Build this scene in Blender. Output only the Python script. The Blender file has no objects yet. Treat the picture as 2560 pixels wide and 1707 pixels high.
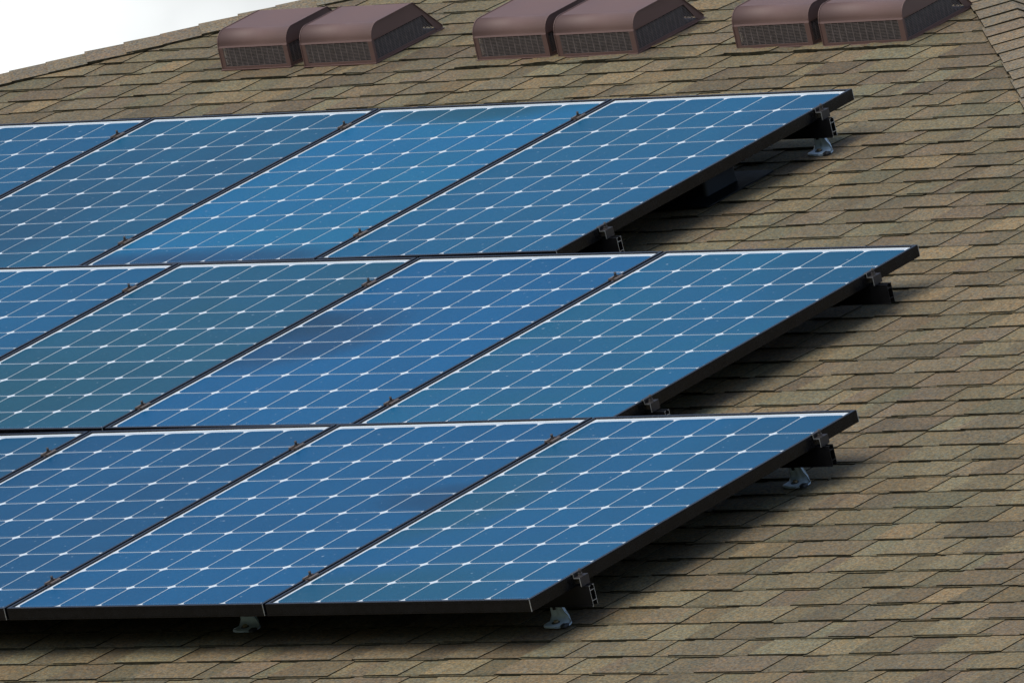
import bpy, bmesh, math, random
from mathutils import Matrix, Vector, noise

# ------------------------------------------------------------------ settings
SC = bpy.context.scene
PITCH = math.radians(20.84)
Z0 = 2.9                                   # height of the roof frame's origin above the ground
ROOF = Matrix.Translation((0, 0, Z0)) @ Matrix.Rotation(PITCH, 4, 'X')   # roof frame -> world
ZR = -0.158                                # shingle surface in the roof frame (panel tops are at 0)

# ------------------------------------------------------------------ camera
cam = bpy.data.cameras.new('camera')
camo = bpy.data.objects.new('camera', cam)
SC.collection.objects.link(camo)
right = Vector((0.7767488940611725, 0.5886063476334034, -0.22406187337451103))
down = Vector((-0.025317891195990094, -0.32629136861113084, -0.9449301281858842))
fwd = Vector((-0.6293013268378022, 0.7396462061645883, -0.23854418824353107))
cpos = Vector((23.680545726525633, -27.64295077473364, 9.694224280978046))
cm = Matrix.Identity(4)
for i in range(3):
    cm[i][0] = right[i]; cm[i][1] = -down[i]; cm[i][2] = -fwd[i]; cm[i][3] = cpos[i]
camo.matrix_world = ROOF @ cm
cam.sensor_width = 36.0
cam.lens = 36.0 * 32787.1 / 2560.0
cam.clip_start = 1.0
cam.clip_end = 3000.0
SC.camera = camo
SC.cycles.use_denoising = True

# ------------------------------------------------------------------ sky and sun
SUN_ROOF = Vector((-0.15, -0.22, 0.96)).normalized()      # towards the sun, roof frame
SUN = (ROOF.to_3x3() @ SUN_ROOF).normalized()
elev = math.asin(SUN.z)
azim = math.atan2(SUN.x, SUN.y)
world = bpy.data.worlds.new('World')
SC.world = world
world.use_nodes = True
nt = world.node_tree
nt.nodes.clear()
def N(t, typ, **kw):
    n = t.nodes.new(typ)
    for k, v in kw.items():
        setattr(n, k, v)
    return n
sky = N(nt, 'ShaderNodeTexSky', sky_type='NISHITA')
sky.sun_disc = False
sky.sun_elevation = elev
sky.sun_rotation = azim
sky.air_density = 1.0; sky.dust_density = 1.5; sky.ozone_density = 1.0
bg = N(nt, 'ShaderNodeBackground')
bg.inputs['Strength'].default_value = 0.126
# broken cloud: white low down, blue breaks higher up
tc = N(nt, 'ShaderNodeTexCoord')
sep = N(nt, 'ShaderNodeSeparateXYZ')
nt.links.new(tc.outputs['Generated'], sep.inputs[0])
cl = N(nt, 'ShaderNodeTexNoise')
cl.inputs['Scale'].default_value = 2.6; cl.inputs['Detail'].default_value = 6; cl.inputs['Roughness'].default_value = 0.55
nt.links.new(tc.outputs['Generated'], cl.inputs['Vector'])
low = N(nt, 'ShaderNodeMapRange', interpolation_type='SMOOTHSTEP')
low.inputs['From Min'].default_value = 0.20; low.inputs['From Max'].default_value = 0.42
low.inputs['To Min'].default_value = 0.62; low.inputs['To Max'].default_value = 0.0
nt.links.new(sep.outputs['Z'], low.inputs['Value'])
add = N(nt, 'ShaderNodeMath', operation='ADD')
bank = N(nt, 'ShaderNodeVectorMath', operation='DOT_PRODUCT')      # the bank stands beyond the house
nt.links.new(tc.outputs['Generated'], bank.inputs[0]); bank.inputs[1].default_value = (-0.65, 0.76, 0.0)
bk = N(nt, 'ShaderNodeMapRange', interpolation_type='SMOOTHSTEP')
bk.inputs['From Min'].default_value = -0.1; bk.inputs['From Max'].default_value = 0.7
nt.links.new(bank.outputs['Value'], bk.inputs['Value'])
lowb = N(nt, 'ShaderNodeMath', operation='MULTIPLY')
nt.links.new(low.outputs[0], lowb.inputs[0]); nt.links.new(bk.outputs[0], lowb.inputs[1])
nt.links.new(cl.outputs['Fac'], add.inputs[0]); nt.links.new(lowb.outputs[0], add.inputs[1])
cov = N(nt, 'ShaderNodeMapRange', interpolation_type='SMOOTHSTEP')
cov.inputs['From Min'].default_value = 0.46; cov.inputs['From Max'].default_value = 0.78
nt.links.new(add.outputs[0], cov.inputs['Value'])
mix = N(nt, 'ShaderNodeMix', data_type='RGBA')
tone = N(nt, 'ShaderNodeMapRange')
tone.inputs['From Min'].default_value = 0.35; tone.inputs['From Max'].default_value = 0.65
tone.inputs['To Min'].default_value = 4.5; tone.inputs['To Max'].default_value = 7.6
cl2 = N(nt, 'ShaderNodeTexNoise')
cl2.inputs['Scale'].default_value = 26; cl2.inputs['Detail'].default_value = 5
nt.links.new(tc.outputs['Generated'], cl2.inputs['Vector'])
nt.links.new(cl2.outputs['Fac'], tone.inputs['Value'])
ccol = N(nt, 'ShaderNodeVectorMath', operation='SCALE')
ccol.inputs[0].default_value = (0.965, 0.995, 1.0)
nt.links.new(tone.outputs[0], ccol.inputs['Scale'])
nt.links.new(ccol.outputs[0], mix.inputs['B'])
nt.links.new(cov.outputs[0], mix.inputs['Factor'])
nt.links.new(sky.outputs[0], mix.inputs['A'])
# low street-side sky darkened as an added, unseen treeline to deepen the shade
dim = N(nt, 'ShaderNodeMapRange', interpolation_type='SMOOTHSTEP')
dim.inputs['From Min'].default_value = 0.14; dim.inputs['From Max'].default_value = 0.30
dim.inputs['To Min'].default_value = 0.82; dim.inputs['To Max'].default_value = 0.0
nt.links.new(sep.outputs['Z'], dim.inputs['Value'])
fr = N(nt, 'ShaderNodeMapRange', interpolation_type='SMOOTHSTEP')
fr.inputs['From Min'].default_value = 0.35; fr.inputs['From Max'].default_value = -0.05
nt.links.new(bank.outputs['Value'], fr.inputs['Value'])
tf = N(nt, 'ShaderNodeMath', operation='MULTIPLY')
nt.links.new(dim.outputs[0], tf.inputs[0]); nt.links.new(fr.outputs[0], tf.inputs[1])
tmix = N(nt, 'ShaderNodeMix', data_type='RGBA')
tmix.inputs['B'].default_value = (0.25, 0.32, 0.18, 1)
nt.links.new(tf.outputs[0], tmix.inputs['Factor']); nt.links.new(mix.outputs['Result'], tmix.inputs['A'])
nt.links.new(tmix.outputs['Result'], bg.inputs['Color'])
wo = N(nt, 'ShaderNodeOutputWorld')
nt.links.new(bg.outputs[0], wo.inputs['Surface'])

sl = bpy.data.lights.new('sun', 'SUN')
sl.energy = 1.4
sl.angle = math.radians(48)
sl.color = (1.0, 0.95, 0.87)
so = bpy.data.objects.new('sun', sl)
SC.collection.objects.link(so)
so.rotation_euler = SUN.to_track_quat('Z', 'Y').to_euler()
so.location = (0, 0, 30)

SC.view_settings.view_transform = 'Standard'
SC.view_settings.look = 'None'
SC.view_settings.exposure = 0.44
SC.view_settings.gamma = 1.0
SC.view_settings.use_curve_mapping = False

# ------------------------------------------------------------------ helpers
def lin(r, g, b):
    f = lambda c: (c / 255) / 12.92 if c / 255 <= 0.04045 else (((c / 255) + 0.055) / 1.055) ** 2.4
    return (f(r), f(g), f(b), 1.0)

class MB:
    """collects faces (each with a material index) and links them as ONE mesh object"""
    def __init__(s):
        s.v = []; s.f = []; s.m = []; s.col = {}; s.smooth = []
    def vert(s, p):
        s.v.append(tuple(p)); return len(s.v) - 1
    def face(s, pts, mi=0, col=None, sm=False):
        ids = [s.vert(p) for p in pts]
        if col is not None:
            s.col[len(s.f)] = col
        s.f.append(ids); s.m.append(mi); s.smooth.append(sm)
    def box(s, x0, x1, y0, y1, z0, z1, mi=0):
        a = [(x0, y0, z0), (x1, y0, z0), (x1, y1, z0), (x0, y1, z0), (x0, y0, z1), (x1, y0, z1), (x1, y1, z1), (x0, y1, z1)]
        for q in ((3, 2, 1, 0), (4, 5, 6, 7), (0, 1, 5, 4), (1, 2, 6, 5), (2, 3, 7, 6), (3, 0, 4, 7)):
            s.face([a[i] for i in q], mi)
    def prism(s, poly, axis, a, b, mi=0, cap=None):
        """poly: CCW 2-D points; axis 'x': poly=(y,z); 'y': poly=(x,z); 'z': poly=(x,y)"""
        def P(q, t):
            return {'x': (t, q[0], q[1]), 'y': (q[0], t, q[1]), 'z': (q[0], q[1], t)}[axis]
        n = len(poly)
        for i in range(n):
            p, q = poly[i], poly[(i + 1) % n]
            s.face([P(p, a), P(q, a), P(q, b), P(p, b)], mi)
        c = mi if cap is None else cap
        s.face([P(q, a) for q in reversed(poly)], c)
        s.face([P(q, b) for q in poly], c)
    def cyl(s, c, r, h, axis='z', n=12, mi=0, r2=None):
        r2 = r if r2 is None else r2
        def P(a, rr, t):
            u, w = rr * math.cos(a), rr * math.sin(a)
            return {'z': (c[0] + u, c[1] + w, c[2] + t), 'y': (c[0] + w, c[1] + t, c[2] + u), 'x': (c[0] + t, c[1] + u, c[2] + w)}[axis]
        A = [2 * math.pi * i / n for i in range(n)]
        for i in range(n):
            a, b = A[i], A[(i + 1) % n]
            s.face([P(a, r, 0), P(b, r, 0), P(b, r2, h), P(a, r2, h)], mi, sm=n > 8)
        s.face([P(a, r2, h) for a in A], mi)
        s.face([P(a, r, 0) for a in reversed(A)], mi)
    def build(s, name, mats, parent=None, weld=True, bevel=0.0, colattr=False, smooth=None):
        me = bpy.data.meshes.new(name)
        me.from_pydata(s.v, [], s.f)
        if not isinstance(mats, (list, tuple)):
            mats = [mats]
        for m in mats:
            me.materials.append(m)
        me.polygons.foreach_set('material_index', s.m)
        me.polygons.foreach_set('use_smooth', [bool(x) if smooth is None else smooth for x in s.smooth])
        if colattr:
            ca = me.color_attributes.new('tint', 'FLOAT_COLOR', 'CORNER')
            for pi, pol in enumerate(me.polygons):
                cols = s.col.get(pi)
                for j, li in enumerate(pol.loop_indices):
                    c = (0.2, 0.18, 0.14) if cols is None else (cols[j % len(cols)] if isinstance(cols, list) else cols)
                    ca.data[li].color = (c[0], c[1], c[2], 1)
        if weld or bevel:
            bm = bmesh.new(); bm.from_mesh(me)
            bmesh.ops.remove_doubles(bm, verts=bm.verts, dist=1e-5)
            if bevel:
                es = [e for e in bm.edges if len(e.link_faces) == 2 and e.calc_face_angle(0) > 0.6]
                bmesh.ops.bevel(bm, geom=es, offset=bevel, segments=2, profile=0.5, affect='EDGES', clamp_overlap=True)
            bm.to_mesh(me); bm.free()
        me.update()
        o = bpy.data.objects.new(name, me)
        SC.collection.objects.link(o)
        if parent:
            o.parent = parent
        return o

def tag(o, label, cat, group=None, kind=None):
    if label: o['label'] = label
    if cat: o['category'] = cat
    if group: o['group'] = group
    if kind: o['kind'] = kind
    return o

def thing(name, mat, label, cat, group=None):
    o = bpy.data.objects.new(name, None)
    SC.collection.objects.link(o)
    o.empty_display_size = 0.05
    o.matrix_world = mat
    return tag(o, label, cat, group)

def dup(root, mat, label, group=None):
    r = root.copy(); SC.collection.objects.link(r)
    r.matrix_world = mat
    r['label'] = label
    if group: r['group'] = group
    for ch in list(root.children):
        c = ch.copy(); SC.collection.objects.link(c); c.parent = r
        for g in list(ch.children):
            d = g.copy(); SC.collection.objects.link(d); d.parent = c
    return r

def T(x, y, z):
    return Matrix.Translation((x, y, z))

# ------------------------------------------------------------------ materials
def new_mat(name):
    m = bpy.data.materials.new(name); m.use_nodes = True
    t = m.node_tree
    return m, t, t.nodes['Principled BSDF']

def metal_mat(name, col, rough=0.45, metallic=0.0, spec=0.5, var=0.25, scale=60.0, bump=0.0):
    m, t, b = new_mat(name)
    co = N(t, 'ShaderNodeTexCoord')
    n = N(t, 'ShaderNodeTexNoise'); n.inputs['Scale'].default_value = scale; n.inputs['Detail'].default_value = 5
    t.links.new(co.outputs['Object'], n.inputs['Vector'])
    r = N(t, 'ShaderNodeValToRGB')
    r.color_ramp.elements[0].position = 0.3; r.color_ramp.elements[1].position = 0.75
    r.color_ramp.elements[0].color = tuple(c * (1 - var) for c in col[:3]) + (1,)
    r.color_ramp.elements[1].color = tuple(min(1, c * (1 + var)) for c in col[:3]) + (1,)
    t.links.new(n.outputs['Fac'], r.inputs['Fac'])
    t.links.new(r.outputs['Color'], b.inputs['Base Color'])
    rr = N(t, 'ShaderNodeMapRange'); rr.inputs['To Min'].default_value = rough * 0.8; rr.inputs['To Max'].default_value = min(1, rough * 1.25)
    t.links.new(n.outputs['Fac'], rr.inputs['Value']); t.links.new(rr.outputs[0], b.inputs['Roughness'])
    b.inputs['Metallic'].default_value = metallic
    b.inputs['Specular IOR Level'].default_value = spec
    if bump:
        bp = N(t, 'ShaderNodeBump'); bp.inputs['Strength'].default_value = bump; bp.inputs['Distance'].default_value = 0.002
        t.links.new(n.outputs['Fac'], bp.inputs['Height']); t.links.new(bp.outputs[0], b.inputs['Normal'])
    return m

M_FRAME = metal_mat('black_anodised_frame', (0.006, 0.006, 0.007), 0.26, 0.0, 0.26, 0.3, 35)
M_CUT = metal_mat('bare_cut_aluminium', (0.50, 0.51, 0.50), 0.45, 0.7, 0.5, 0.15, 120)
M_RAIL = metal_mat('dark_rail', (0.005, 0.005, 0.006), 0.5, 0.0, 0.25, 0.3, 30)
M_CLAMP = metal_mat('dark_bronze_clamp', (0.045, 0.040, 0.040), 0.42, 0.3, 0.5, 0.25, 90)
M_MIDCLAMP = metal_mat('weathered_brown_clamp', (0.17, 0.135, 0.115), 0.6, 0.1, 0.4, 0.35, 140)
M_BOLT = metal_mat('dark_bolt', (0.085, 0.075, 0.07), 0.5, 0.3, 0.5, 0.3, 200)
M_FOOT = metal_mat('cast_grey_blue_aluminium', (0.56, 0.68, 0.76), 0.45, 0.1, 0.5, 0.15, 40)
M_LAG = metal_mat('brass_lag_bolt', (0.35, 0.27, 0.16), 0.4, 0.7, 0.5, 0.3, 200)
M_SEAL = metal_mat('dark_sealant', (0.018, 0.019, 0.022), 0.5, 0.0, 0.4, 0.3, 90, 0.5)
M_HOOD = metal_mat('brown_painted_metal', (0.155, 0.091, 0.076), 0.55, 0.0, 0.40, 0.09, 5)
M_GRILLE = metal_mat('brown_grille_metal', (0.16, 0.132, 0.122), 0.55, 0.0, 0.4, 0.25, 60)
M_DARK_GALV = metal_mat('darkened_galvanised', (0.07, 0.07, 0.075), 0.45, 0.3, 0.5, 0.25, 30)  # darkened so the grille lines stand out against the vent interior
M_PLAST = metal_mat('black_plastic_box', (0.009, 0.010, 0.011), 0.5, 0.0, 0.32, 0.3, 25)
M_WALL = metal_mat('cream_render', (0.55, 0.50, 0.42), 0.9, 0.0, 0.2, 0.08, 6)
M_GUTTER = metal_mat('brown_fascia', (0.11, 0.075, 0.055), 0.5, 0.0, 0.4, 0.15, 12)
M_DECK = metal_mat('roof_felt', (0.016, 0.015, 0.013), 0.95, 0.0, 0.1, 0.2, 40)

def shingle_mat():
    m, t, b = new_mat('asphalt_shingle_granules')
    vc = N(t, 'ShaderNodeVertexColor', layer_name='tint')
    co = N(t, 'ShaderNodeTexCoord')
    g = N(t, 'ShaderNodeTexNoise'); g.inputs['Scale'].default_value = 115; g.inputs['Detail'].default_value = 4; g.inputs['Roughness'].default_value = 0.75
    t.links.new(co.outputs['Object'], g.inputs['Vector'])
    gr = N(t, 'ShaderNodeMapRange'); gr.inputs['From Min'].default_value = 0.28; gr.inputs['From Max'].default_value = 0.72
    gr.inputs['To Min'].default_value = 0.22; gr.inputs['To Max'].default_value = 1.78
    t.links.new(g.outputs['Fac'], gr.inputs['Value'])
    # blotches: granule blends that drift between green-grey and tan
    s = N(t, 'ShaderNodeTexNoise'); s.inputs['Scale'].default_value = 9; s.inputs['Detail'].default_value = 3
    t.links.new(co.outputs['Object'], s.inputs['Vector'])
    br = N(t, 'ShaderNodeValToRGB')
    br.color_ramp.elements[0].position = 0.35; br.color_ramp.elements[0].color = (0.92, 0.96, 0.95, 1)
    br.color_ramp.elements[1].position = 0.68; br.color_ramp.elements[1].color = (1.06, 1.02, 0.97, 1)
    t.links.new(s.outputs['Fac'], br.inputs['Fac'])
    h = N(t, 'ShaderNodeTexNoise'); h.inputs['Scale'].default_value = 80; h.inputs['Detail'].default_value = 2
    t.links.new(co.outputs['Object'], h.inputs['Vector'])
    hr = N(t, 'ShaderNodeValToRGB')
    hr.color_ramp.elements[0].position = 0.36; hr.color_ramp.elements[0].color = (0.86, 0.97, 1.10, 1)
    hr.color_ramp.elements[1].position = 0.64; hr.color_ramp.elements[1].color = (1.18, 1.02, 0.80, 1)
    t.links.new(h.outputs['Fac'], hr.inputs['Fac'])
    last = vc.outputs['Color']
    for o in (br.outputs['Color'], hr.outputs['Color']):
        mm = N(t, 'ShaderNodeMix', data_type='RGBA', blend_type='MULTIPLY'); mm.inputs['Factor'].default_value = 1
        t.links.new(last, mm.inputs['A']); t.links.new(o, mm.inputs['B']); last = mm.outputs['Result']
    vm = N(t, 'ShaderNodeVectorMath', operation='SCALE')
    t.links.new(last, vm.inputs[0]); t.links.new(gr.outputs[0], vm.inputs['Scale'])
    t.links.new(vm.outputs[0], b.inputs['Base Color'])
    b.inputs['Roughness'].default_value = 0.92
    b.inputs['Specular IOR Level'].default_value = 0.25
    bp = N(t, 'ShaderNodeBump'); bp.inputs['Strength'].default_value = 0.5; bp.inputs['Distance'].default_value = 0.0015
    t.links.new(g.outputs['Fac'], bp.inputs['Height']); t.links.new(bp.outputs[0], b.inputs['Normal'])
    return m
M_SHINGLE = shingle_mat()
M_EDGE = metal_mat('shingle_cut_edge', (0.040, 0.036, 0.022), 0.95, 0.0, 0.1, 0.7, 45)

# ------------------------------------------------------------------ the house and its shingle roof
EXPO = 0.14046
Y0 = -0.186
APEX = (-4.615, 8.469)
def left_hip(y): return -6.544 + (y - 6.704) / 0.915
def right_hip(y): return -2.895 - (y - 6.526) / 1.13
EAVE = -1.75

VENTS = [(-6.049, -5.739, 6.118), (-5.665, -5.345, 6.108), (-4.865, -4.548, 6.081), (-4.495, -4.152, 6.066), (-3.712, -3.390, 6.058), (-3.329, -2.979, 6.040)]

PAL = [(0.168, 0.152, 0.104), (0.186, 0.165, 0.110), (0.204, 0.168, 0.108), (0.152, 0.137, 0.100), (0.170, 0.145, 0.102), (0.170, 0.163, 0.114), (0.156, 0.132, 0.098)]
def tint(rnd):
    c = rnd.choices(PAL, weights=[5, 4, 2.4, 5, 4, 3, 4])[0]
    k = rnd.uniform(0.76, 1.15)
    return (c[0] * k * 1.02, c[1] * k * 0.935, c[2] * k * 0.83)
def mixc(a, b, f): return tuple(a[i] * (1 - f) + b[i] * f for i in range(3))

def lift(x, y):
    """how far a shingle's lower edge curls up from the deck"""
    h = 0.0020 * noise.noise((x * 1.7, y * 3.1, 2.3)) + 0.0014 * noise.noise((x * 6.0, y * 7.1, 9.3))
    for x0, x1, vy in VENTS:                        # shingles bulge where they run over the vent flanges
        dx = max(x0 - x, 0, x - x1)
        h += 0.008 * (0.35 + 1.1 * abs(noise.noise((x * 7, vy * 9, 4.4)))) * math.exp(-(dx / 0.05) ** 2) * math.exp(-((y - (vy - 0.06)) / 0.07) ** 2)
    return h

def shingle_field(mb, xl, xr, ylo, yhi, seed, base_z, lift_f=lift):
    rnd = random.Random(seed)
    k0 = int(math.floor((ylo - Y0) / EXPO))
    k1 = int(math.ceil((yhi - Y0) / EXPO))
    for k in range(k0, k1):
        ya, yb = Y0 + k * EXPO, Y0 + (k + 1) * EXPO
        if yb > yhi: yb = yhi
        if ya < ylo: ya = ylo
        yt = min(yb + 0.012, yhi)
        la, lb, ra, rb = xl(ya), xl(yt), xr(ya), xr(yt)
        if ra - la < 0.03: continue
        x = la + rnd.uniform(-0.3, 0)
        tooth = rnd.random() < 0.5
        wob = rnd.uniform(0, 50)
        c = tint(rnd); prev = c
        sk1 = 0.0
        while x < ra + 0.4:
            w = rnd.uniform(0.10, 0.25) if tooth else rnd.uniform(0.05, 0.16)
            prev, c = c, tint(rnd)
            sk0, sk1 = sk1, rnd.uniform(-0.010, 0.010)
            hz = 0.0076 if tooth else 0.0043
            nseg = 4
            c2 = mixc(c, tint(rnd), rnd.choice([0, 0, 0.35, 0.8]))
            cut = rnd.uniform(0.25, 0.75)
            for s in range(nseg):
                u0, u1 = x + w * s / nseg, x + w * (s + 1) / nseg
                def cl(u, lo, hi): return min(max(u, lo), hi)
                a0, a1 = cl(u0, la, ra), cl(u1, la, ra)
                b0, b1 = cl(u0 + sk0 + (sk1 - sk0) * s / nseg, lb, rb), cl(u1 + sk0 + (sk1 - sk0) * (s + 1) / nseg, lb, rb)
                if a1 - a0 < 1e-4 and b1 - b0 < 1e-4: continue
                dy0 = 0.0025 * noise.noise((u0 * 4, wob, 0.5)); dy1 = 0.0025 * noise.noise((u1 * 4, wob, 0.5))
                z0 = base_z + hz + lift_f(u0, ya); z1 = base_z + hz + lift_f(u1, ya)
                zt = base_z + (0.0018 if tooth else -0.0006)
                f0 = 0 if s / nseg < cut else 1
                f1 = 0 if (s + 1) / nseg < cut + 0.1 else 1
                ca, cb = mixc(c, c2, f0), mixc(c, c2, f1)
                A = (a0, ya + dy0, z0); B = (a1, ya + dy1, z1); Cc = (b1, yt, zt); D = (b0, yt, zt)
                mb.face([A, B, Cc, D], 0, [ca, cb, cb, ca])
                # butt edge, front
                mb.face([(a0, ya + dy0, base_z - 0.004), (a1, ya + dy1, base_z - 0.004), B, A], 1)
                if tooth and s == nseg - 1 and a1 > a0:
                    mb.face([(a1, ya + dy1, base_z - 0.004), (b1, yt, base_z - 0.004), Cc, B], 1)
                if tooth and s == 0 and a1 > a0:
                    mb.face([(b0, yt, base_z - 0.004), (a0, ya + dy0, base_z - 0.004), A, D], 1)
            if rnd.random() < 0.42 and k > k0:           # the base sheet's own edge shows below this tab
                e0, e1 = max(x + rnd.uniform(-0.05, 0.03), la), min(x + w + rnd.uniform(-0.05, 0.06), ra)
                if e1 - e0 > 0.03:
                    ex = rnd.uniform(0.004, 0.008)
                    zz = base_z + 0.0038 + lift_f(e0, ya)
                    mb.face([(e0, ya - ex, zz), (e1, ya - ex * rnd.uniform(0.6, 1), zz), (e1, ya + 0.012, zz + 0.0004), (e0, ya + 0.012, zz + 0.0004)], 0, mixc(c, (0.06, 0.055, 0.03), 0.6))
                    mb.face([(e0, ya - ex, base_z - 0.004), (e1, ya - ex * 0.8, base_z - 0.004), (e1, ya - ex * 0.8, zz), (e0, ya - ex, zz)], 1)
            x += w
            tooth = not tooth

house = thing('house', T(-4.6, 7.9, 0), 'house whose brown and green-grey shingle hip roof carries the solar panels', 'house')
hinv = house.matrix_world.inverted()
def roof_child(o, parent, M=ROOF):
    o.parent = parent
    o.matrix_world = M if parent is None else M
    return o

# main slope
mb = MB()
shingle_field(mb, left_hip, right_hip, EAVE, APEX[1] - 0.02, 11, ZR - 0.008)
roof = mb.build('roof', [M_SHINGLE, M_EDGE], None, weld=False, colattr=True)
roof.parent = house; roof.matrix_parent_inverse = Matrix.Identity(4); roof.matrix_basis = hinv @ ROOF
roof['kind'] = 'structure'
# decks of all four slopes
mb = MB()
zd = ZR - 0.014
eaL, eaR = (left_hip(EAVE), EAVE), (right_hip(EAVE), EAVE)
apexw = ROOF @ Vector((APEX[0], APEX[1], zd))
ELw = ROOF @ Vector((eaL[0], eaL[1], zd)); ERw = ROOF @ Vector((eaR[0], eaR[1], zd))
BLw = Vector((ELw.x, 2 * apexw.y - ELw.y, ELw.z)); BRw = Vector((ERw.x, 2 * apexw.y - ERw.y, ERw.z))
for tri in ((ELw, ERw, apexw), (ERw, BRw, apexw), (BRw, BLw, apexw), (BLw, ELw, apexw)):
    mb.face([tuple(hinv @ p) for p in tri])
deck = mb.build('roof_deck', M_DECK, house)
# shingles of the two side slopes (rows run level, following their own eaves)
def slope_frame(E0, E1, top):
    X = (E1 - E0).normalized()
    Zn = X.cross(top - E0).normalized()
    Yv = Zn.cross(X)
    M = Matrix.Identity(4)
    for i in range(3):
        M[i][0] = X[i]; M[i][1] = Yv[i]; M[i][2] = Zn[i]; M[i][3] = E0[i]
    return M
for E0, E1, sd in ((ERw, BRw, 21), (BLw, ELw, 22)):
    M = slope_frame(E0, E1, apexw)
    L = (E1 - E0).length; tl = M.inverted() @ apexw
    mb = MB()
    shingle_field(mb, lambda y: tl.x * y / tl.y, lambda y: L - (L - tl.x) * y / tl.y, 0.0, tl.y - 0.03, sd, 0.006, lambda x, y: 0.0015 * noise.noise((x * 2, y * 3, 1)))
    o = mb.build('side_roof', [M_SHINGLE, M_EDGE], None, weld=False, colattr=True)
    o.parent = house; o.matrix_basis = hinv @ M
# hip caps
def hip_caps(p0, p1, side_pt, w, seed):
    """p0 low, p1 high (world points on the hip); flaps lie on the main slope and on the side slope"""
    rnd = random.Random(seed)
    d = (p1 - p0); L = d.length; d.normalize()
    nm = (ROOF.to_3x3() @ Vector((0, 0, 1))).normalized()
    side = (side_pt - p0); ns = d.cross(side).normalized()
    if ns.z < 0: ns = -ns
    t1 = nm.cross(d).normalized()                 # in main slope, away from the hip
    if t1.dot(ROOF @ Vector((-4.6, 3, 0)) - p0) < 0: t1 = -t1
    t2 = ns.cross(d).normalized()
    if t2.dot(side_pt - p0) < 0: t2 = -t2
    up = (nm + ns).normalized()
    mb = MB()
    n = int(L / 0.14)
    for i in range(n):
        a, b = i * 0.14 + rnd.uniform(-0.004, 0.004), (i + 1) * 0.14 + 0.03
        c = mixc(tint(rnd), (0.225, 0.178, 0.130), 0.6)
        ww = w + rnd.uniform(-0.006, 0.006)
        hlo, hhi = 0.0150 + rnd.uniform(-0.001, 0.003), 0.0105
        def ring(s, h, ang):
            q = p0 + d * s
            A = q + t1 * ww + nm * (h * 0.85 - 0.002)
            B = q + t1 * 0.028 + nm * h
            Cp = q + up * (h + 0.002)
            D = q + t2 * 0.028 + ns * h
            E = q + t2 * ww + ns * (h * 0.85 - 0.002)
            return [hinv @ p for p in (A, B, Cp, D, E)]
        lo, hi = ring(a, hlo, 0), ring(b, hhi, 0)
        under = ring(a, hlo - 0.006, 0)
        for j in range(4):
            mb.face([lo[j], hi[j], hi[j + 1], lo[j + 1]], 0, [c, mixc(c, tint(rnd), 0.2), c, c])
            mb.face([under[j], lo[j], lo[j + 1], under[j + 1]], 1)
        for side_i in (0, 4):
            e0, e1 = lo[side_i], hi[side_i]
            u0 = Vector(e0) - nm * 0.010; u1 = Vector(e1) - nm * 0.008
            mb.face([e0, e1, u1, u0], 1)
    bm_o = mb.build('hip_cap', [M_SHINGLE, M_EDGE], None, weld=False, colattr=True)
    bm_o.parent = house
    return bm_o
zc = ZR - 0.004
pL0 = ROOF @ Vector((left_hip(EAVE), EAVE, zc)); pR0 = ROOF @ Vector((right_hip(EAVE), EAVE, zc))
pA = ROOF @ Vector((APEX[0], APEX[1], zc))
hip_caps(pL0, pA, BLw, 0.15, 5)
hip_caps(pR0, pA, BRw, 0.13, 6)
# walls, fascia under the eaves
mb = MB()
ins = 0.55
x0, x1, y0, y1 = ELw.x + ins, ERw.x - ins, ELw.y + ins, BLw.y - ins
top = ELw.z - 0.02
h0 = house.matrix_world.translation
mb.box(x0 - h0.x, x1 - h0.x, y0 - h0.y, y1 - h0.y, -h0.z, top - h0.z)
mb.build('wall', M_WALL, house)
mb = MB()
e = ELw.z - h0.z
for (xa, xb, ya, yb) in ((ELw.x, ERw.x, ELw.y - 0.03, ELw.y), (ELw.x, ERw.x, BLw.y, BLw.y + 0.03), (ELw.x - 0.03, ELw.x, ELw.y - 0.03, BLw.y + 0.03), (ERw.x, ERw.x + 0.03, ELw.y - 0.03, BLw.y + 0.03)):
    mb.box(xa - h0.x, xb - h0.x, ya - h0.y, yb - h0.y, e - 0.20, e - 0.003)
mb.build('fascia', M_GUTTER, house)
mb = MB()
mb.face([(ELw.x - h0.x, ELw.y - h0.y, e - 0.15), (ERw.x - h0.x, ERw.y - h0.y, e - 0.15), (BRw.x - h0.x, BRw.y - h0.y, e - 0.15), (BLw.x - h0.x, BLw.y - h0.y, e - 0.15)])
mb.build('soffit', M_WALL, house)

# ------------------------------------------------------------------ ground
def grass_mat():
    m, t, b = new_mat('lawn')
    n = N(t, 'ShaderNodeTexNoise'); n.inputs['Scale'].default_value = 0.6; n.inputs['Detail'].default_value = 8
    co = N(t, 'ShaderNodeTexCoord'); t.links.new(co.outputs['Object'], n.inputs['Vector'])
    r = N(t, 'ShaderNodeValToRGB')
    r.color_ramp.elements[0].color = (0.03, 0.05, 0.018, 1); r.color_ramp.elements[1].color = (0.07, 0.085, 0.035, 1)
    t.links.new(n.outputs['Fac'], r.inputs['Fac']); t.links.new(r.outputs['Color'], b.inputs['Base Color'])
    b.inputs['Roughness'].default_value = 0.95
    return m
mb = MB()
mb.face([(-1500, -1500, 0), (1500, -1500, 0), (1500, 1500, 0), (-1500, 1500, 0)])
g = mb.build('ground', grass_mat())
g['kind'] = 'structure'

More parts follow.
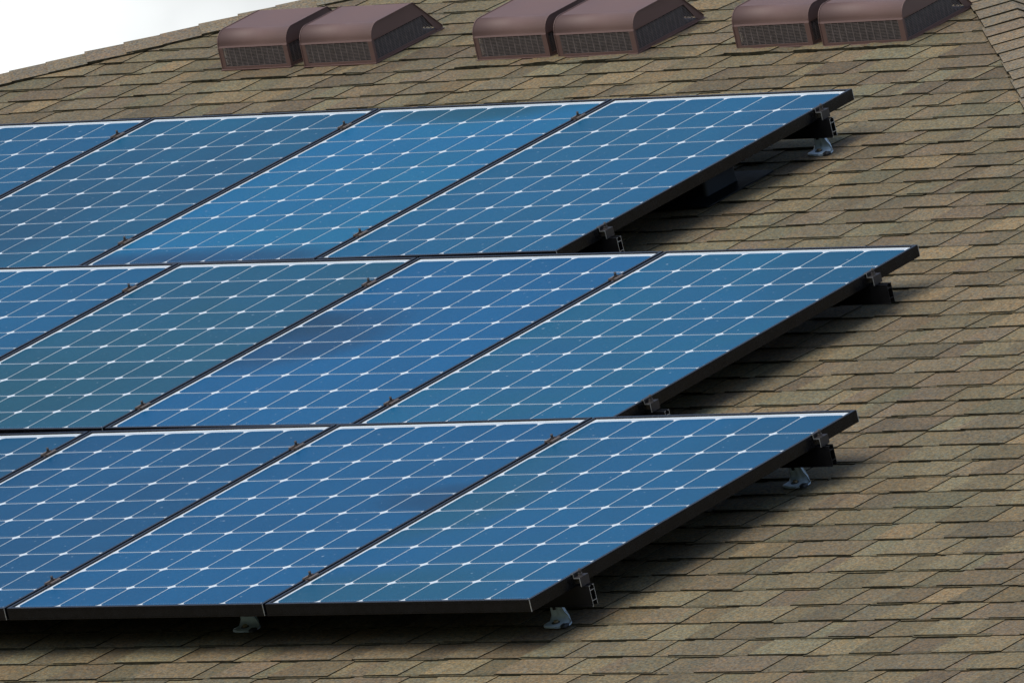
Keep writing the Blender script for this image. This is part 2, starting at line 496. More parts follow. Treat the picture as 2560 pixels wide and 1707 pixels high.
# ------------------------------------------------------------------ solar panels
PW, PH, PT = 0.992, 1.650, 0.038
GAP = 0.0103
ROWS = [  # name, x of right edge, y of lower edge, dz, slope in x, turn
    ('top', -2.40999, 3.33546, -0.00004, -0.004977, 0.000808),
    ('middle', -0.96199, 1.66909, -0.01936, -0.011056, 0.000641),
    ('bottom', 0.0, 0.0, 0.0, 0.0, 0.0)]
def row_matrix(r):
    _, xs, ys, dz, sx, rz = ROWS[r]
    return ROOF @ T(xs, ys, dz) @ Matrix.Rotation(rz, 4, 'Z') @ Matrix.Rotation(-sx, 4, 'Y')

LIP = 0.011
def frame_mesh():
    mb = MB()
    hw = PW / 2; t = 0.0018
    prof_in = LIP
    # four mitred members: outer wall, top lip, inner lip drop, bottom flange
    outer = [(-hw, 0), (hw, 0), (hw, PH), (-hw, PH)]
    def ring(inset, z):
        return [(-hw + inset, inset, z), (hw - inset, inset, z), (hw - inset, PH - inset, z), (-hw + inset, PH - inset, z)]
    prof = [(0.0006, 0), (0, 0.0006), (0, PT - 0.0010), (0.0010, PT), (LIP - 0.0008, PT), (LIP, PT - 0.0008), (LIP, PT - 0.0045), (t, PT - 0.0065), (t, 0.002), (0.024, 0.002), (0.024, 0)]
    for i in range(len(prof)):
        a, b = prof[i], prof[(i + 1) % len(prof)]
        A, B = ring(*a), ring(*b)
        for k in range(4):
            k2 = (k + 1) % 4
            mb.face([A[k], A[k2], B[k2], B[k]], 0)
    # groove line along the outer walls
    for y in (-0.0002,):
        mb.box(-hw + 0.002, hw - 0.002, -0.0007, 0.0003, PT - 0.0082, PT - 0.0070)
        mb.box(-hw + 0.002, hw - 0.002, -0.0007, 0.0003, 0.0050, 0.0062)
    # added strip hidden in the seam, stops light streaks under the panels
    mb.box(-hw - 0.0097, -hw - 0.0002, 0.002, PH - 0.002, 0.0005, 0.0020)
    # bare metal showing at the mitred corners
    for sx in (1,):
        for yy, sy in ((0, -1), (PH, 1)):
            mb.box(sx * hw - 0.0010 + sx * 0.0, sx * hw + 0.0010, yy - 0.0010, yy + 0.0010, 0.0015, PT - 0.0012, 1)
    o = mb.build('frame', [M_FRAME, M_CUT], None)
    return o.data, o

ML, MR, MBm, MTp = 0.0205, 0.0130, 0.0190, 0.0335     # white margins left, right, bottom, top (frame lip included)
CX = (PW - ML - MR) / 6
CY = (PH - MBm - MTp) / 10
def cells_mesh(mb):
    hw = PW / 2
    z = PT - 0.0040
    g = 0.0023
    for i in range(6):
        for j in range(10):
            x0, x1 = -hw + ML + i * CX + g, -hw + ML + (i + 1) * CX - g
            y0, y1 = MBm + j * CY + g, MBm + (j + 1) * CY - g
            c = 0.0150; k = 0.0056
            pts = [(x0 + c, y0), (x1 - c, y0), (x1 - k, y0 + k), (x1, y0 + c), (x1, y1 - c), (x1 - k, y1 - k), (x1 - c, y1), (x0 + c, y1), (x0 + k, y1 - k), (x0, y1 - c), (x0, y0 + c), (x0 + k, y0 + k)]
            mb.face([(p[0], p[1], z) for p in pts], 0)
            n = 15                                           # solder pads along both ends of the cell
            for e in range(n):
                u = x0 + 0.012 + (x1 - x0 - 0.024) * e / (n - 1)
                for ya in (y0 + 0.0045, y1 - 0.0095):
                    mb.face([(u - 0.0011, ya, z + 0.0004), (u + 0.0011, ya, z + 0.0004), (u + 0.0011, ya + 0.005, z + 0.0004), (u - 0.0011, ya + 0.005, z + 0.0004)], 1)
    # fine contact fingers: a few thin lines along each cell column

def backsheet_mesh(mb):
    hw = PW / 2
    z = PT - 0.0046
    q = LIP - 0.0002
    mb.face([(-hw + q, q, z), (hw - q, q, z), (hw - q, PH - q, z), (-hw + q, PH - q, z)], 0)
    # silver ribbon in the top margin
    mb.face([(-hw + 0.03, PH - 0.0265, z + 0.0003), (hw - 0.03, PH - 0.0265, z + 0.0003), (hw - 0.03, PH - 0.0245, z + 0.0003), (-hw + 0.03, PH - 0.0245, z + 0.0003)], 1)
    # underside
    mb.face([(-hw + q, PH - q, z - 0.002), (hw - q, PH - q, z - 0.002), (hw - q, q, z - 0.002), (-hw + q, q, z - 0.002)], 2)

def glassy(b, rough=0.10):
    b.inputs['Roughness'].default_value = 0.35
    b.inputs['Specular IOR Level'].default_value = 0.06
    b.inputs['Coat Weight'].default_value = 0.09
    b.inputs['Coat Roughness'].default_value = rough
    b.inputs['Coat IOR'].default_value = 1.42

def white_mat():
    m, t, b = new_mat('white_backsheet')
    n = N(t, 'ShaderNodeTexNoise'); n.inputs['Scale'].default_value = 18; n.inputs['Detail'].default_value = 4
    co = N(t, 'ShaderNodeTexCoord'); t.links.new(co.outputs['Object'], n.inputs['Vector'])
    r = N(t, 'ShaderNodeValToRGB')
    r.color_ramp.elements[0].color = (0.58, 0.65, 0.68, 1); r.color_ramp.elements[1].color = (0.70, 0.76, 0.78, 1)
    t.links.new(n.outputs['Fac'], r.inputs['Fac']); t.links.new(r.outputs['Color'], b.inputs['Base Color'])
    glassy(b)
    return m
M_WHITE = white_mat()
M_RIBBON = metal_mat('tinned_ribbon', (0.55, 0.58, 0.58), 0.4, 0.5, 0.5, 0.1, 60)
def pad_mat():
    m, t, b = new_mat('solder_pads')
    b.inputs['Base Color'].default_value = (0.16, 0.30, 0.46, 1)
    glassy(b)
    return m
M_PAD = pad_mat()

def cell_mat(name, A, B, seed, patches=()):
    """blue anti-reflection coating; cloud reflections are painted into its hue drift and patches; patches: (x, y, rx, ry, colour, amount) in panel fractions"""
    m, t, b = new_mat(name)
    co = N(t, 'ShaderNodeTexCoord')
    mp = N(t, 'ShaderNodeMapping'); mp.inputs['Location'].default_value = (seed * 3.7, seed * 1.9, seed)
    t.links.new(co.outputs['Object'], mp.inputs['Vector'])
    n = N(t, 'ShaderNodeTexNoise'); n.inputs['Scale'].default_value = 2.1; n.inputs['Detail'].default_value = 2.5; n.inputs['Roughness'].default_value = 0.45
    t.links.new(mp.outputs[0], n.inputs['Vector'])
    rr = N(t, 'ShaderNodeMapRange', interpolation_type='SMOOTHSTEP'); rr.inputs['From Min'].default_value = 0.33; rr.inputs['From Max'].default_value = 0.67
    t.links.new(n.outputs['Fac'], rr.inputs['Value'])
    mx = N(t, 'ShaderNodeMix', data_type='RGBA')
    mx.inputs['A'].default_value = A; mx.inputs['B'].default_value = B
    t.links.new(rr.outputs[0], mx.inputs['Factor'])
    last = mx.outputs['Result']
    sp = N(t, 'ShaderNodeSeparateXYZ'); t.links.new(co.outputs['Object'], sp.inputs[0])
    for (px, py, rx, ry, colr, amt) in patches:
        def ax(out, c, rad):
            s = N(t, 'ShaderNodeMath', operation='SUBTRACT'); t.links.new(out, s.inputs[0]); s.inputs[1].default_value = c
            d = N(t, 'ShaderNodeMath', operation='DIVIDE'); t.links.new(s.outputs[0], d.inputs[0]); d.inputs[1].default_value = rad
            q = N(t, 'ShaderNodeMath', operation='MULTIPLY'); t.links.new(d.outputs[0], q.inputs[0]); t.links.new(d.outputs[0], q.inputs[1])
            return q.outputs[0]
        qa = ax(sp.outputs['X'], (px - 0.5) * PW, rx * PW); qb = ax(sp.outputs['Y'], py * PH, ry * PH)
        sm = N(t, 'ShaderNodeMath', operation='ADD'); t.links.new(qa, sm.inputs[0]); t.links.new(qb, sm.inputs[1])
        ad = N(t, 'ShaderNodeMath', operation='MULTIPLY_ADD'); t.links.new(n.outputs['Fac'], ad.inputs[0]); ad.inputs[1].default_value = -1.6
        t.links.new(sm.outputs[0], ad.inputs[2])
        fr = N(t, 'ShaderNodeMapRange', interpolation_type='SMOOTHSTEP')
        fr.inputs['From Min'].default_value = 0.6; fr.inputs['From Max'].default_value = -0.8
        fr.inputs['To Min'].default_value = 0.0; fr.inputs['To Max'].default_value = amt
        t.links.new(ad.outputs[0], fr.inputs['Value'])
        m2 = N(t, 'ShaderNodeMix', data_type='RGBA'); m2.inputs['B'].default_value = colr
        t.links.new(last, m2.inputs['A']); t.links.new(fr.outputs[0], m2.inputs['Factor']); last = m2.outputs['Result']
    # fine contact fingers and dust
    w = N(t, 'ShaderNodeTexNoise'); w.inputs['Scale'].default_value = 160; w.inputs['Detail'].default_value = 3
    t.links.new(co.outputs['Object'], w.inputs['Vector'])
    wr = N(t, 'ShaderNodeMapRange'); wr.inputs['From Min'].default_value = 0.25; wr.inputs['From Max'].default_value = 0.75
    wr.inputs['To Min'].default_value = 0.90; wr.inputs['To Max'].default_value = 1.10
    t.links.new(w.outputs['Fac'], wr.inputs['Value'])
    fl = N(t, 'ShaderNodeVectorMath', operation='MULTIPLY_ADD')
    fl.inputs[1].default_value = (1 / CX, 1 / CY, 0); fl.inputs[2].default_value = ((PW / 2 - ML) / CX + seed * 17, -MBm / CY + seed * 5, 0.5)
    t.links.new(co.outputs['Object'], fl.inputs[0])
    ff = N(t, 'ShaderNodeVectorMath', operation='FLOOR'); t.links.new(fl.outputs[0], ff.inputs[0])
    wn = N(t, 'ShaderNodeTexWhiteNoise', noise_dimensions='2D'); t.links.new(ff.outputs[0], wn.inputs['Vector'])
    wm = N(t, 'ShaderNodeMapRange'); wm.inputs['To Min'].default_value = 0.93; wm.inputs['To Max'].default_value = 1.06
    t.links.new(wn.outputs['Value'], wm.inputs['Value'])
    wk = N(t, 'ShaderNodeMath', operation='MULTIPLY'); t.links.new(wr.outputs[0], wk.inputs[0]); t.links.new(wm.outputs[0], wk.inputs[1])
    vs = N(t, 'ShaderNodeVectorMath', operation='SCALE'); t.links.new(last, vs.inputs[0]); t.links.new(wk.outputs[0], vs.inputs['Scale'])
    dn = N(t, 'ShaderNodeTexNoise'); dn.inputs['Scale'].default_value = 55; dn.inputs['Detail'].default_value = 1
    t.links.new(mp.outputs[0], dn.inputs['Vector'])
    dr = N(t, 'ShaderNodeMapRange'); dr.inputs['From Min'].default_value = 0.735; dr.inputs['From Max'].default_value = 0.79
    dr.inputs['To Max'].default_value = 0.45
    t.links.new(dn.outputs['Fac'], dr.inputs['Value'])
    dm = N(t, 'ShaderNodeMix', data_type='RGBA'); dm.inputs['B'].default_value = (0.34, 0.42, 0.48, 1)
    t.links.new(vs.outputs[0], dm.inputs['A']); t.links.new(dr.outputs[0], dm.inputs['Factor'])
    t.links.new(dm.outputs['Result'], b.inputs['Base Color'])
    glassy(b)
    return m

def C(r, g, b, k=0.50):
    c = lin(r, g, b); return (c[0] * k * 0.16, c[1] * k * 1.14, c[2] * k * 1.08, 1)
DK = C(58, 70, 100); PURP = C(62, 68, 112); TEAL = C(72, 104, 122); GREY = C(70, 92, 112)
# per row, from the right: (colour A, colour B, painted cloud-reflection patches, label)
PANELS = [
 [(C(62, 112, 160), C(68, 112, 156), [(0.95, 0.95, 0.25, 0.3, C(48, 98, 145), 0.6)], 'rightmost panel of the top row, even mid blue, overhanging bare shingles'),
  (C(58, 125, 180), C(62, 128, 176), [(0.35, 0.98, 0.6, 0.10, GREY, 0.8), (0.35, 0.0, 0.7, 0.10, PURP, 0.8)], 'bright blue panel of the top row, second from its right end, dark along the foot'),
  (C(58, 98, 138), C(62, 110, 150), [(0.2, 0.25, 0.5, 0.4, C(54, 84, 120), 0.6)], 'dull grey blue panel of the top row, third from its right end'),
  (C(48, 104, 150), C(50, 108, 158), [], 'leftmost visible panel of the top row, cut off by the left edge')],
 [(C(66, 113, 161), C(68, 115, 156), [(0.9, 0.9, 0.4, 0.35, C(48, 98, 140), 0.7)], 'rightmost panel of the middle row, the one reaching farthest right'),
  (C(46, 112, 170), C(48, 110, 166), [(0.0, 0.50, 0.50, 0.20, C(70, 84, 128), 0.85), (0.0, 0.60, 0.22, 0.08, DK, 0.5)], 'deep blue panel of the middle row with a purplish dark patch at its left edge'),
  (C(78, 104, 134), C(72, 105, 142), [(0.3, 0.2, 0.6, 0.3, C(64, 96, 116), 0.6)], 'greyest teal panel of the middle row, third from its right end'),
  (C(48, 104, 152), C(52, 110, 160), [], 'leftmost visible panel of the middle row, cut off by the left edge')],
 [(C(56, 108, 161), C(60, 110, 158), [(0.05, 0.62, 0.3, 0.30, C(78, 104, 134), 0.7), (0.2, 0.05, 0.8, 0.14, C(66, 102, 130), 0.6), (0.95, 0.92, 0.4, 0.3, C(48, 96, 138), 0.6)], 'rightmost panel of the bottom row, grey tinged along its left side'),
  (C(34, 103, 157), C(38, 107, 162), [(1.0, 0.57, 0.30, 0.09, C(60, 80, 122), 0.8)], 'strong blue panel of the bottom row with a dark painted reflection by its right edge'),
  (C(30, 94, 143), C(32, 99, 150), [], 'deep blue panel of the bottom row, third from its right end'),
  (C(40, 90, 134), C(46, 98, 140), [], 'leftmost visible panel of the bottom row, only its upper right corner in view')]]

fm, fo = frame_mesh()
cmb = MB(); cells_mesh(cmb)
bmb = MB(); backsheet_mesh(bmb)
bo = bmb.build('backsheet', [M_WHITE, M_RIBBON, M_RAIL], None)
proto_used = False
for r in range(3):
    for s in range(4):
        A, B, patches, lab = PANELS[r][s]
        mat = row_matrix(r) @ T(-PW / 2 - s * (PW + GAP), 0, -PT)
        t_ = thing('solar_panel', mat, lab, 'solar panel', 'solar panels on the roof')
        if not proto_used:
            f_, b_ = fo, bo; proto_used = True
        else:
            f_, b_ = fo.copy(), bo.copy()
            SC.collection.objects.link(f_); SC.collection.objects.link(b_)
        f_.parent = t_; b_.parent = t_
        cmb.build('cell_grid', [cell_mat('cell_blue', A, B, r * 4 + s + 1, patches), M_PAD], t_, weld=False)

# ------------------------------------------------------------------ rails
CLAMP_Y = [(0.248, 1.4545), (0.202, 1.386), (0.230, 1.440)]     # lower, upper clamp line in each row
RAIL_OUT = [(0.058, 0.046), (0.066, 0.066), (0.045, 0.045)]
names = ['top', 'middle', 'bottom']
def rail_mesh():
    mb = MB()
    L = 4.3
    a, w = 0.0019, 0.0115
    b, t = -0.0625, 0.0                     # z range under the frames
    zt = -0.0135                            # top of the tube
    def wall(y0, y1, z0, z1):
        # long member along x, end grain (x = 0) in bare metal
        mb.face([(-L, y0, z0), (0, y0, z0), (0, y0, z1), (-L, y0, z1)], 0)
        mb.face([(0, y1, z0), (-L, y1, z0), (-L, y1, z1), (0, y1, z1)], 0)
        mb.face([(-L, y0, z1), (0, y0, z1), (0, y1, z1), (-L, y1, z1)], 0)
        mb.face([(-L, y1, z0), (0, y1, z0), (0, y0, z0), (-L, y0, z0)], 0)
        mb.face([(0, y0, z0), (0, y1, z0), (0, y1, z1), (0, y0, z1)], 1)
        mb.face([(-L, y1, z0), (-L, y0, z0), (-L, y0, z1), (-L, y1, z1)], 1)
    wall(-w, -w + a, b, zt); wall(w - a, w, b, zt)
    wall(-w + a, w - a, zt - a, zt); wall(-w + a, w - a, b + 0.016, b + 0.016 + a)
    wall(-w - 0.003, -w, b, b + 0.003)
    # clamp channel with inturned lips
    wall(-w, -w + a, zt, t - a); wall(w - a, w, zt, t - a)
    wall(-w, -0.0045, t - a, t); wall(0.0045, w, t - a, t)
    return mb.build('mounting_rail', [M_RAIL, M_CUT], None)
rail0 = rail_mesh()
rail_dark = None
RL = ['rail under the upper part of the top row, beside the grey foot', 'rail under the lower part of the top row, end just above the middle row',
      'rail under the upper part of the middle row, end over shaded shingles', 'rail under the lower part of the middle row, end just above the bottom row',
      'rail under the upper part of the bottom row, standing on a grey foot', 'lowest rail, under the front of the bottom row, with hollow silver end']
first = True
for r in range(3):
    for q in (1, 0):
        o = rail0 if first else rail0.copy()
        if not first: SC.collection.objects.link(o)
        first = False
        if r > 0 and q == 1:                      # these two have painted ends
            if rail_dark is None:
                rail_dark = rail0.data.copy(); rail_dark.materials[1] = M_PLAST
            o.data = rail_dark
        o.matrix_world = row_matrix(r) @ T(RAIL_OUT[r][q], CLAMP_Y[r][q], -PT - 0.0004)
        tag(o, 'dark ' + RL[r * 2 + (1 - q)], 'mounting rail', 'rails under the panels')

# ------------------------------------------------------------------ end clamps
def end_clamp():
    t_ = thing('end_clamp', Matrix.Identity(4), '', 'clamp', 'end clamps along the right panel edges')
    mb = MB()
    d = 0.021
    prof = [(-0.0065, 0.0003), (0.0030, 0.0003), (0.0030, -0.0125), (0.0240, -0.0125), (0.0240, -0.0375), (0.0270, -0.0375), (0.0270, -0.0095), (0.0055, -0.0095), (0.0055, 0.0030), (-0.0065, 0.0030)]
    n = len(prof)
    for i in range(n):
        p, q = prof[i], prof[(i + 1) % n]
        mb.face([(p[0], -d, p[1]), (q[0], -d, q[1]), (q[0], d, q[1]), (p[0], d, p[1])], 0)
    quads = [(0, 1, 8, 9), (1, 2, 7, 8), (2, 3, 6, 7), (3, 4, 5, 6)]
    for a in quads:
        mb.face([(prof[i][0], -d, prof[i][1]) for i in a], 1)
        mb.face([(prof[i][0], d, prof[i][1]) for i in reversed(a)], 0)
    bm_ = mb.build('bracket', [M_CLAMP, M_CUT], t_)
    mb = MB()
    mb.cyl((0.0145, 0, -0.0095), 0.0085, 0.0016, n=16)
    mb.cyl((0.0145, 0, -0.0079), 0.0068, 0.0062, n=6)
    mb.cyl((0.0145, 0, -0.0017), 0.0036, 0.0140, n=10)
    mb.build('bolt', M_BOLT, t_)
    return t_
ec0 = end_clamp()
ECL = ['end clamp on the top row, above the grey foot', 'end clamp on the top row, just above the middle row',
       'end clamp on the middle row, near its farthest right corner', 'end clamp on the middle row, just above the bottom row',
       'end clamp on the bottom row, near its upper right corner', 'lowest end clamp, near the front right corner of the bottom row']
first = True
k = 0
for r in range(3):
    for q in (1, 0):
        M = row_matrix(r) @ T(0, CLAMP_Y[r][q], 0)
        if first:
            ec0.matrix_world = M; ec0['label'] = 'dark stepped ' + ECL[k]; first = False
        else:
            dup(ec0, M, 'dark stepped ' + ECL[k])
        k += 1

# ------------------------------------------------------------------ mid clamps
def mid_clamp():
    t_ = thing('mid_clamp', Matrix.Identity(4), '', 'clamp', 'mid clamps in the panel seams')
    mb = MB()
    d = 0.022
    prof = [(-0.0150, 0.0003), (-0.0042, 0.0003), (-0.0042, -0.0060), (0.0042, -0.0060), (0.0042, 0.0003), (0.0150, 0.0003), (0.0150, 0.0046), (0.0075, 0.0046), (0.0068, -0.0025), (-0.0068, -0.0025), (-0.0075, 0.0046), (-0.0150, 0.0046)]
    n = len(prof)
    for i in range(n):
        p, q = prof[i], prof[(i + 1) % n]
        mb.face([(p[0], -d, p[1]), (q[0], -d, q[1]), (q[0], d, q[1]), (p[0], d, p[1])], 0)
    for a in ((0, 1, 10, 11), (1, 2, 9, 10), (2, 3, 8, 9), (3, 4, 7, 8), (4, 5, 6, 7)):
        mb.face([(prof[i][0], -d, prof[i][1]) for i in a], 0)
        mb.face([(prof[i][0], d, prof[i][1]) for i in reversed(a)], 0)
    mb.build('bracket', M_MIDCLAMP, t_)
    mb = MB()
    mb.cyl((0, 0, -0.0025), 0.0085, 0.0018, n=14)
    mb.cyl((0, 0, -0.0007), 0.0068, 0.0095, n=6)
    mb.cyl((0, 0, 0.0088), 0.0040, 0.0105, n=10)
    mb.build('bolt', M_BOLT, t_)
    return t_
mc0 = mid_clamp()
ordn = ['rightmost', 'second', 'third']
first = True
VIS = {(0, 0): (1, 0), (0, 1): (1, 0), (0, 2): (1, 0), (1, 0): (1, 0), (1, 1): (1, 0), (1, 2): (1,), (2, 0): (1, 0), (2, 1): (1, 0), (2, 2): (1,)}
for (r, s), qs in VIS.items():
    for q in qs:
        if (r, s, q) == (0, 2, 0): continue          # wholly outside the picture
        lab = 'small brown bolted clamp, %s row, %s seam from the right%s' % (names[r], ['first', 'second', 'third'][s], {1: ', upper one', 0: ', lower one'}[q])
        M = row_matrix(r) @ T(-(s + 1) * (PW + GAP) + GAP / 2, CLAMP_Y[r][q], 0)
        if first:
            mc0.matrix_world = M; mc0['label'] = lab; first = False
        else:
            dup(mc0, M, lab)

# ------------------------------------------------------------------ roof feet
def roof_foot():
    t_ = thing('roof_mount', Matrix.Identity(4), '', 'roof mount', 'cast feet on the shingles')
    # loft: half width and thickness along a path that comes down the leg and runs out as a flared base
    path = [(0.030, 0.092, 0.0215, 0.007), (0.030, 0.062, 0.0215, 0.007), (0.030, 0.044, 0.0225, 0.0075), (0.0295, 0.032, 0.0255, 0.008), (0.028, 0.022, 0.0300, 0.0085),
            (0.0235, 0.0145, 0.0350, 0.009), (0.015, 0.0095, 0.0400, 0.0095), (0.005, 0.0080, 0.0440, 0.0085), (-0.005, 0.0074, 0.0450, 0.0078), (-0.014, 0.0070, 0.0420, 0.0075), (-0.021, 0.0068, 0.0345, 0.0072), (-0.026, 0.0064, 0.0240, 0.0068), (-0.029, 0.0058, 0.0110, 0.006)]
    mb = MB()
    W = [-1, -0.8, -0.45, -0.16, 0, 0.16, 0.45, 0.8, 1]
    n = len(path)
    rows = []
    for i, (y, z, hwid, th) in enumerate(path):
        a = path[max(i - 1, 0)]; b = path[min(i + 1, n - 1)]
        ty, tz = b[0] - a[0], b[1] - a[1]; l = math.hypot(ty, tz); ty /= l; tz /= l
        ny, nz = tz, -ty                       # outward: downslope on the leg, up on the base
        if nz < -0.01 or (abs(nz) <= 0.01 and ny > 0): ny, nz = -ny, -nz
        top, bot = [], []
        for w in W:
            rib = 0.0
            leg = max(0.0, min(1.0, (z - 0.012) / 0.02))
            rib = 0.006 * leg if abs(w) > 0.7 or abs(w) < 0.02 else 0.0
            edge = 0.25 if abs(w) == 1 else 0.0
            xo = -0.010 * max(0.0, min(1.0, (z - 0.012) / 0.04)) + (0.006 if z < 0.012 else 0.0)
            top.append((w * hwid + xo, y + ny * (rib - edge * th), z + nz * (rib - edge * th)))
            bot.append((w * hwid + xo, y - ny * th * 0.9, z - nz * th * 0.9))
        rows.append((top, bot))
    for i in range(n - 1):
        for j in range(len(W) - 1):
            t0, b0 = rows[i]; t1, b1 = rows[i + 1]
            mb.face([t0[j], t0[j + 1], t1[j + 1], t1[j]], 0, sm=True)
            mb.face([b0[j + 1], b0[j], b1[j], b1[j + 1]], 0, sm=True)
        for j in (0, len(W) - 1):
            t0, b0 = rows[i]; t1, b1 = rows[i + 1]
            mb.face([t0[j], t1[j], b1[j], b0[j]], 0, sm=True)
    for i in (0, n - 1):
        t0, b0 = rows[i]
        for j in range(len(W) - 1):
            mb.face([t0[j], t0[j + 1], b0[j + 1], b0[j]], 0)
    cast = mb.build('cast_body', M_FOOT, t_)
    mb = MB()
    mb.cyl((0, 0.001, 0.0075), 0.0125, 0.0018, n=20)
    mb.build('recess', M_SEAL, t_)
    mb = MB()
    mb.box(-0.0165, -0.0085, 0.0195, 0.0250, 0.040, 0.090)
    mb.build('slot', M_SEAL, t_)
    mb = MB()
    mb.cyl((0.002, 0.001, 0.0092), 0.0078, 0.0062, n=6)
    mb.build('lag_bolt', M_LAG, t_)
    mb = MB()
    rnd = random.Random(4)
    bm = bmesh.new(); bmesh.ops.create_icosphere(bm, subdivisions=3, radius=1)
    for v in bm.verts:
        k = 1 + 0.22 * noise.noise(v.co * 1.7)
        v.co = Vector((0.045 + v.co.x * 0.013 * k, -0.016 + v.co.y * 0.014 * k, 0.003 + max(v.co.z, -0.2) * 0.009 * k))
    me = bpy.data.meshes.new('sealant'); bm.to_mesh(me); bm.free()
    me.materials.append(M_SEAL)
    for p in me.polygons: p.use_smooth = True
    so_ = bpy.data.objects.new('sealant', me); SC.collection.objects.link(so_); so_.parent = t_
    return t_
rf0 = roof_foot()
FEET = [((-0.112, 0.222), 'grey cast foot beside the front right corner of the bottom row'),
        ((-0.114, 1.432), 'grey cast foot under the upper rail of the bottom row, near its right end'),
        ((-2.452, 4.795), 'grey cast foot under the upper rail of the top row'),
        ((-1.292, 0.225), 'dark shaded cast foot deep under the front edge of the bottom row')]
for i, ((x, y), lab) in enumerate(FEET):
    M = ROOF @ T(x, y, ZR)
    if i == 0:
        rf0.matrix_world = M; rf0['label'] = lab
    else:
        dup(rf0, M, lab)

# ------------------------------------------------------------------ black vent box under the top row
bx = thing('roof_vent_box', ROOF @ T(-2.75, 4.43, ZR), 'black box with a wide base flange half hidden under the top row of panels', 'roof vent')
mb = MB()
def rrect(x0, x1, y0, y1, r, n=5):
    out = []
    for cx, cy, a0 in ((x1 - r, y0 + r, -90), (x1 - r, y1 - r, 0), (x0 + r, y1 - r, 90), (x0 + r, y0 + r, 180)):
        for i in range(n + 1):
            a = math.radians(a0 + 90 * i / n)
            out.append((cx + r * math.cos(a), cy + r * math.sin(a)))
    return out
lv = [(rrect(-0.16, 0.163, -0.083, 0.10, 0.02), 0.003), (rrect(-0.16, 0.160, -0.080, 0.10, 0.018), 0.012), (rrect(-0.155, 0.155, -0.076, 0.10, 0.016), 0.090), (rrect(-0.148, 0.148, -0.070, 0.092, 0.014), 0.097)]
for (p, z0), (q, z1) in zip(lv, lv[1:]):
    for i in range(len(p)):
        k = (i + 1) % len(p)
        mb.face([(*p[i], z0), (*p[k], z0), (*q[k], z1), (*q[i], z1)], 0, sm=True)
mb.face([(*p, lv[-1][1]) for p in lv[-1][0]])
mb.build('box', M_PLAST, bx)
mb = MB()
pl = rrect(-0.25, 0.243, -0.185, 0.19, 0.012)
mb.prism(pl, 'z', 0.0005, 0.0050)
mb.build('flange', M_PLAST, bx)

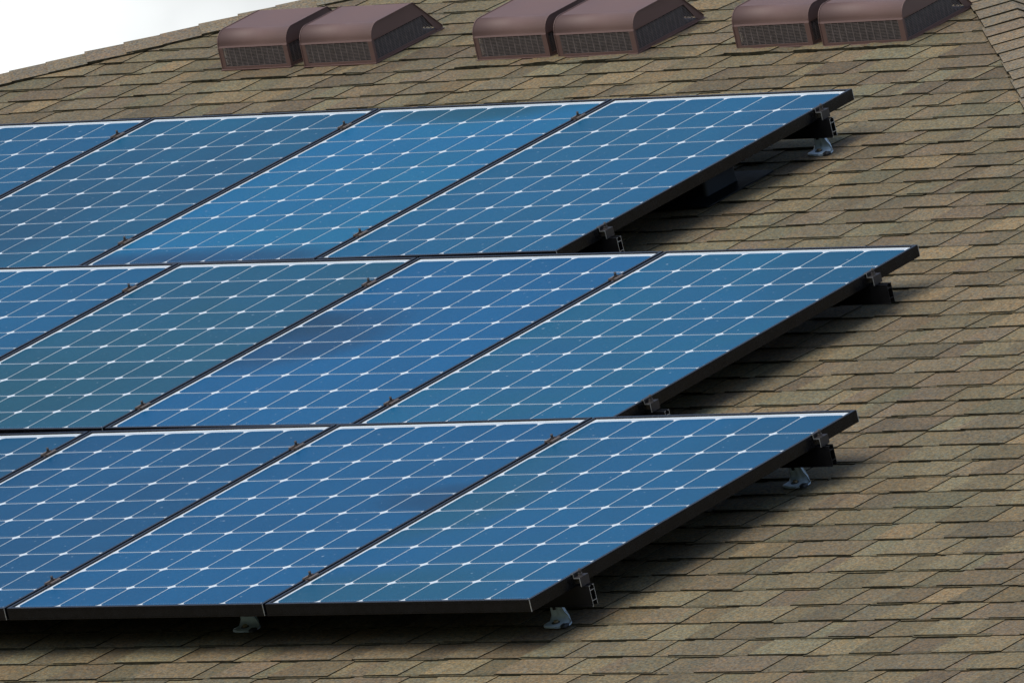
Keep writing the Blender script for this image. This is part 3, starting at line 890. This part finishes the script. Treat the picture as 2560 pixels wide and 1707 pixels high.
# ------------------------------------------------------------------ brown slant-back roof vents
VW = 0.325
def vent():
    t_ = thing('roof_vent', Matrix.Identity(4), '', 'roof vent', 'brown vents along the top of the slope')
    hw = VW / 2
    R = 0.050
    zt = 0.132
    prof = [(0.0, 0.0), (0.001, 0.076)]
    for i in range(0, 9):
        a = math.radians(180 - 90 * i / 8)
        prof.append((0.004 + R + R * math.cos(a), zt - R + R * math.sin(a)))
    prof += [(0.258, zt + 0.001), (0.392, 0.006)]
    mb = MB()
    # roof sheet: from the grille top over the curve to the back tip
    for i in range(1, len(prof) - 1):
        p, q = prof[i], prof[i + 1]
        mb.face([(-hw, *p), (hw, *p), (hw, *q), (-hw, *q)], 0, sm=(2 <= i < 10))
    # front border round the grille
    bl = 0.018
    f0, f1 = 0.008, 0.076
    mb.face([(-hw, 0, 0), (hw, 0, 0), (hw, 0.0002, f0), (-hw, 0.0002, f0)], 0)
    mb.face([(-hw, 0.0002, f0), (-hw + bl, 0.0002, f0), (-hw + bl, 0.001, f1), (-hw, 0.001, f1)], 0)
    mb.face([(hw - bl, 0.0002, f0), (hw, 0.0002, f0), (hw, 0.001, f1), (hw - bl, 0.001, f1)], 0)
    # sides: upper cheek plus a rim round the side grille
    yb = lambda z: 0.258 + (zt + 0.001 - z) / (zt + 0.001 - 0.006) * (0.392 - 0.258)
    for s in (-1, 1):
        def F(pts):
            P = [(s * hw, y, z) for y, z in pts]
            mb.face(P if s > 0 else P[::-1], 0)
        ch = prof[1:11] + [(0.258, zt + 0.001), (yb(f1), f1)]
        F(ch)
        F([(0, 0), (0.014, 0), (0.014, f1), (0.001, f1)])
        F([(yb(0.006) - 0.035, 0), (0.392, 0.0), (0.392, 0.006), (yb(f1), f1), (yb(f1) - 0.020, f1)])
        F([(0.014, 0), (yb(0.006) - 0.035, 0), (yb(0.006) - 0.036, f0), (0.014, f0)])
    hood = mb.build('hood', M_HOOD, t_)
    sol = hood.modifiers.new('thickness', 'SOLIDIFY'); sol.thickness = 0.0016; sol.offset = -1
    # hem along the side edges
    for s in (-1, 1):
        mb = MB()
        x0, x1 = (hw - 0.0005, hw + 0.0030) if s > 0 else (-hw - 0.0030, -hw + 0.0005)
        for i in range(0, len(prof) - 1):
            p, q = prof[i], prof[i + 1]
            o_ = 0.0022
            l = math.hypot(q[0] - p[0], q[1] - p[1]); n_ = (-(q[1] - p[1]) / l * o_, (q[0] - p[0]) / l * o_)
            a, b = (p[0] + n_[0], p[1] + n_[1]), (q[0] + n_[0], q[1] + n_[1])
            mb.face([(x0, *a), (x1, *a), (x1, *b), (x0, *b)], 0)
            mb.face([(x1, *p), (x1, *q), (x1, *b), (x1, *a)], 0)
            mb.face([(x0, *q), (x0, *p), (x0, *a), (x0, *b)], 0)
        mb.build('hem', M_HOOD, t_)
    # front grille
    mb = MB()
    x0, x1 = -hw + bl, hw - bl
    nv = 11
    for i in range(nv + 1):
        x = x0 + (x1 - x0) * i / nv
        mb.box(x - 0.0018, x + 0.0018, 0.0016, 0.0036, f0, f1)
    nh = 13
    for j in range(nh + 1):
        z = f0 + (f1 - f0) * j / nh
        mb.box(x0, x1, 0.0022, 0.0032, z - 0.0012, z + 0.0012)
    mb.build('grille', M_GRILLE, t_)
    # side grilles
    for s in (-1, 1):
        mb = MB()
        xx = s * (hw - 0.004)
        y0g = 0.014
        for i in range(15):
            ya = y0g + 0.0225 * i
            zhi = f1
            ymax = lambda z: (yb(f1) - 0.020) + (yb(0.006) - 0.035 - yb(f1) + 0.020) * (f1 - z) / f1
            if ya > ymax(f0): break
            if ya > ymax(f1):
                zhi = f1 - (ya - ymax(f1)) / (ymax(0) - ymax(f1)) * f1
            mb.box(xx - 0.001, xx + 0.001, ya - 0.0013, ya + 0.0013, f0, max(zhi, f0 + 0.001))
        for j in range(nh + 1):
            z = f0 + (f1 - f0) * j / nh
            mb.box(xx - 0.0005, xx + 0.0005, y0g, ymax(z), z - 0.0012, z + 0.0012)
        mb.build('grille', M_GRILLE, t_)
    # galvanised throat enlarged and darkened to block stray light seen through the grilles
    mb = MB()
    tx, ty0, ty1, th = hw - 0.013, 0.030, 0.30, 0.066
    for (xa, xb, ya, yb_) in ((-tx, tx, ty0, ty0 + 0.002), (-tx, tx, ty1, ty1 + 0.002), (-tx - 0.002, -tx, ty0, ty1), (tx, tx + 0.002, ty0, ty1)):
        mb.box(xa, xb, ya, yb_, 0.0, th)
    mb.build('throat_baffle', M_DARK_GALV, t_)
    mb = MB()
    mb.box(-hw + 0.006, hw - 0.006, 0.008, 0.34, -0.0006, 0.0012)
    mb.build('base_plate', M_DARK_GALV, t_)
    # nailing flange tucked under the shingles round it
    mb = MB()
    mb.box(-hw - 0.004, hw + 0.004, -0.008, 0.396, -0.004, -0.0008)
    mb.build('flange', M_HOOD, t_)
    return t_
v0 = vent()
VL = ['leftmost brown roof vent, left one of the pair nearest the sloping roof edge',
      'brown roof vent, right one of the left pair, its whole top in view',
      'brown roof vent, left one of the middle pair', 'brown roof vent, right one of the middle pair',
      'brown roof vent, left one of the right hand pair', 'rightmost brown roof vent, back corner touching the right hip caps']
for i, (xa, xb, vy) in enumerate(VENTS):
    M = ROOF @ T((xa + xb) / 2, vy, ZR + 0.001) @ Matrix.Diagonal(((xb - xa) / VW, 1, 1, 1))
    if i == 0:
        v0.matrix_world = M; v0['label'] = VL[0]
    else:
        dup(v0, M, VL[i])
